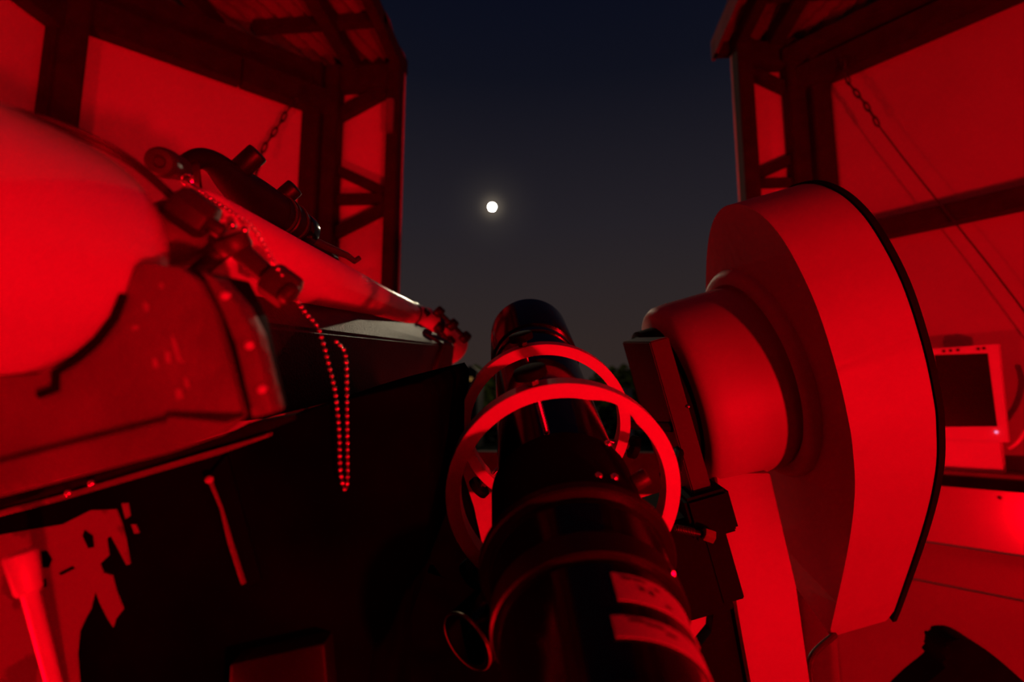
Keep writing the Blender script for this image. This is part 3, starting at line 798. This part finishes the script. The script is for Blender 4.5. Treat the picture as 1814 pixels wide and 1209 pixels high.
mo = max(.08, min(.20, m_))
mp = FR_P + FR_N * mo
def q(px, py, o=0.0): return onp(px, py, FR_P + FR_N * (mo + o), FR_N)
mn = thing('monitor', 'ivory framed monitor with black screen standing on the wall shelf', 'monitor', q(1715, 784))
outer = [(1640, 619), (1768, 610), (1786, 784), (1646, 781)]
inn = [(1654, 629), (1750, 626), (1767, 756), (1668, 757)]
bm = B()
fo = [bm.verts.new(q(*p)) for p in outer]; fi = [bm.verts.new(q(*p)) for p in inn]
fb_ = [bm.verts.new(q(*p) - FR_N * .05) for p in outer]; fj = [bm.verts.new(q(*p) - FR_N * .008) for p in inn]
for i in range(4):
    j = (i + 1) % 4
    bm.faces.new((fo[i], fo[j], fi[j], fi[i])); bm.faces.new((fo[i], fb_[i], fb_[j], fo[j])); bm.faces.new((fi[i], fi[j], fj[j], fj[i]))
bm.faces.new(fb_)
obj('frame', bm, m_mon, mn)
obj('screen', prism(B(), [q(*p) - FR_N * .0075 for p in ((1652, 627), (1752, 624), (1769, 758), (1666, 759))], -FR_N * .004), m_screen, mn)
bz = obj('power_light', ball(B(), q(1765, 766) , .006, 2), m_led, mn)
for (x, y) in ((1672, 622), (1684, 621), (1697, 620), (1733, 618), (1743, 617)):
    obj('button', prism(B(), [q(x - 3, y - 2, .001), q(x + 3, y - 2, .001), q(x + 3, y + 3, .001), q(x - 3, y + 3, .001)], FR_N * .002), m_grey, mn)
zb = q(1715, 784).z
ftb = q(1715, 784) - FR_N * .03
obj('stand', box(B(), V((ftb.x, ftb.y, (zb + zsh) / 2 + .004)), FR_D * .10, FR_N * .035, up * max(.006, (zb - zsh) / 2 + .004), .002), m_mon, mn)
wp = lambda px, py, o: onp(px, py, FR_P + FR_N * o, FR_N)
kc = thing('grey_cable', 'thick pale cable curling out beside the monitor at the right edge', 'cable', wp(1800, 770, .1))
obj('cable', sweep(B(), spline([wp(1786, 795, .12), wp(1800, 786, .12), wp(1814, 768, .12), wp(1840, 730, .12), wp(1850, 690, .12), wp(1825, 655, .08)], 6), .008, 10), m_mon, kc)
lc = thing('loop_cable', 'thin dark cable drooping in a loop on the wall under the shelf', 'cable', wp(1720, 885, .02))
obj('cable', sweep(B(), spline([wp(1700, 855, .03), wp(1686, 868, .025), wp(1687, 882, .02), wp(1705, 891, .02), wp(1740, 889, .02), wp(1772, 884, .02), wp(1814, 872, .025), wp(1850, 860, .025)], 6), .0035, 8), m_cable, lc)
obj('clip', ball(B(), wp(1772, 882, .022), .012, 2), m_cable, lc)
obj('clip_tag', ball(B(), wp(1782, 893, .022), .009, 2), m_mon, lc)

def link_chain(name, label, p_fn, pts, n, r, parent_pt, cord=None):
    t = thing(name, label, 'chain', parent_pt)
    w0 = [p_fn(*p) for p in pts]
    w0 = spline(w0, 8)
    stp = sum((b - a).length for a, b in zip(w0, w0[1:])) / n
    ws = resample(w0, stp)
    for i in range(len(ws) - 1):
        a, b = ws[i], ws[i + 1]
        d = (b - a).normalized()
        s = d.cross(up if i % 2 else V((1, 0, 0))).normalized()
        c = (a + b) / 2; hl = (b - a).length * .62; hw = hl * .42
        lp = [c + d * hl * math.cos(2 * PI * k / 14) + s * hw * math.sin(2 * PI * k / 14) for k in range(15)]
        obj('link', sweep(B(), lp, r, 6, False), m_cable, t)
    if cord:
        obj('cord', sweep(B(), [p_fn(*p) for p in cord], r * .75, 8), m_cable, t)
    return t
wpr = lambda px, py: wp(px, py, .13)
link_chain('hanging_chain', 'dark chain running into a thin taut cord across the right wall', wpr, ((1492, 105), (1503, 145), (1520, 168), (1538, 192), (1556, 222)), 9, .0048, wpr(1500, 140),
           ((1556, 222), (1600, 280), (1680, 380), (1760, 480), (1860, 612)))
lpw = lambda px, py: onp(px, py, FL_P + FL_N * .14, FL_N)
link_chain('short_chain', 'short dark chain hanging from the left wall top rail above the finder', lpw, ((524, 175), (510, 195), (490, 228), (470, 258), (458, 285), (452, 320)), 10, .0055, lpw(500, 215))

bgp = thing('black_shape', 'soft black rounded shape standing low by the right wall, bottom right corner', 'bag', at(1690, 1209, 1.55))
bm = B()  # black slab cut to a rounded outline, reaching down to the floor
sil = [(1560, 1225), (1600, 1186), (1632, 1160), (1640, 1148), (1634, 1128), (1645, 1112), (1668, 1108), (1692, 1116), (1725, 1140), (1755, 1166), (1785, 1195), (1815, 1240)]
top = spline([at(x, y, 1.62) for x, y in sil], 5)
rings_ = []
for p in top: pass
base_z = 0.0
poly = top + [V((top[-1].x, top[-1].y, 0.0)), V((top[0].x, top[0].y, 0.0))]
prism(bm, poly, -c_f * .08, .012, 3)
obj('shape_body', bm, m_shape, bgp)
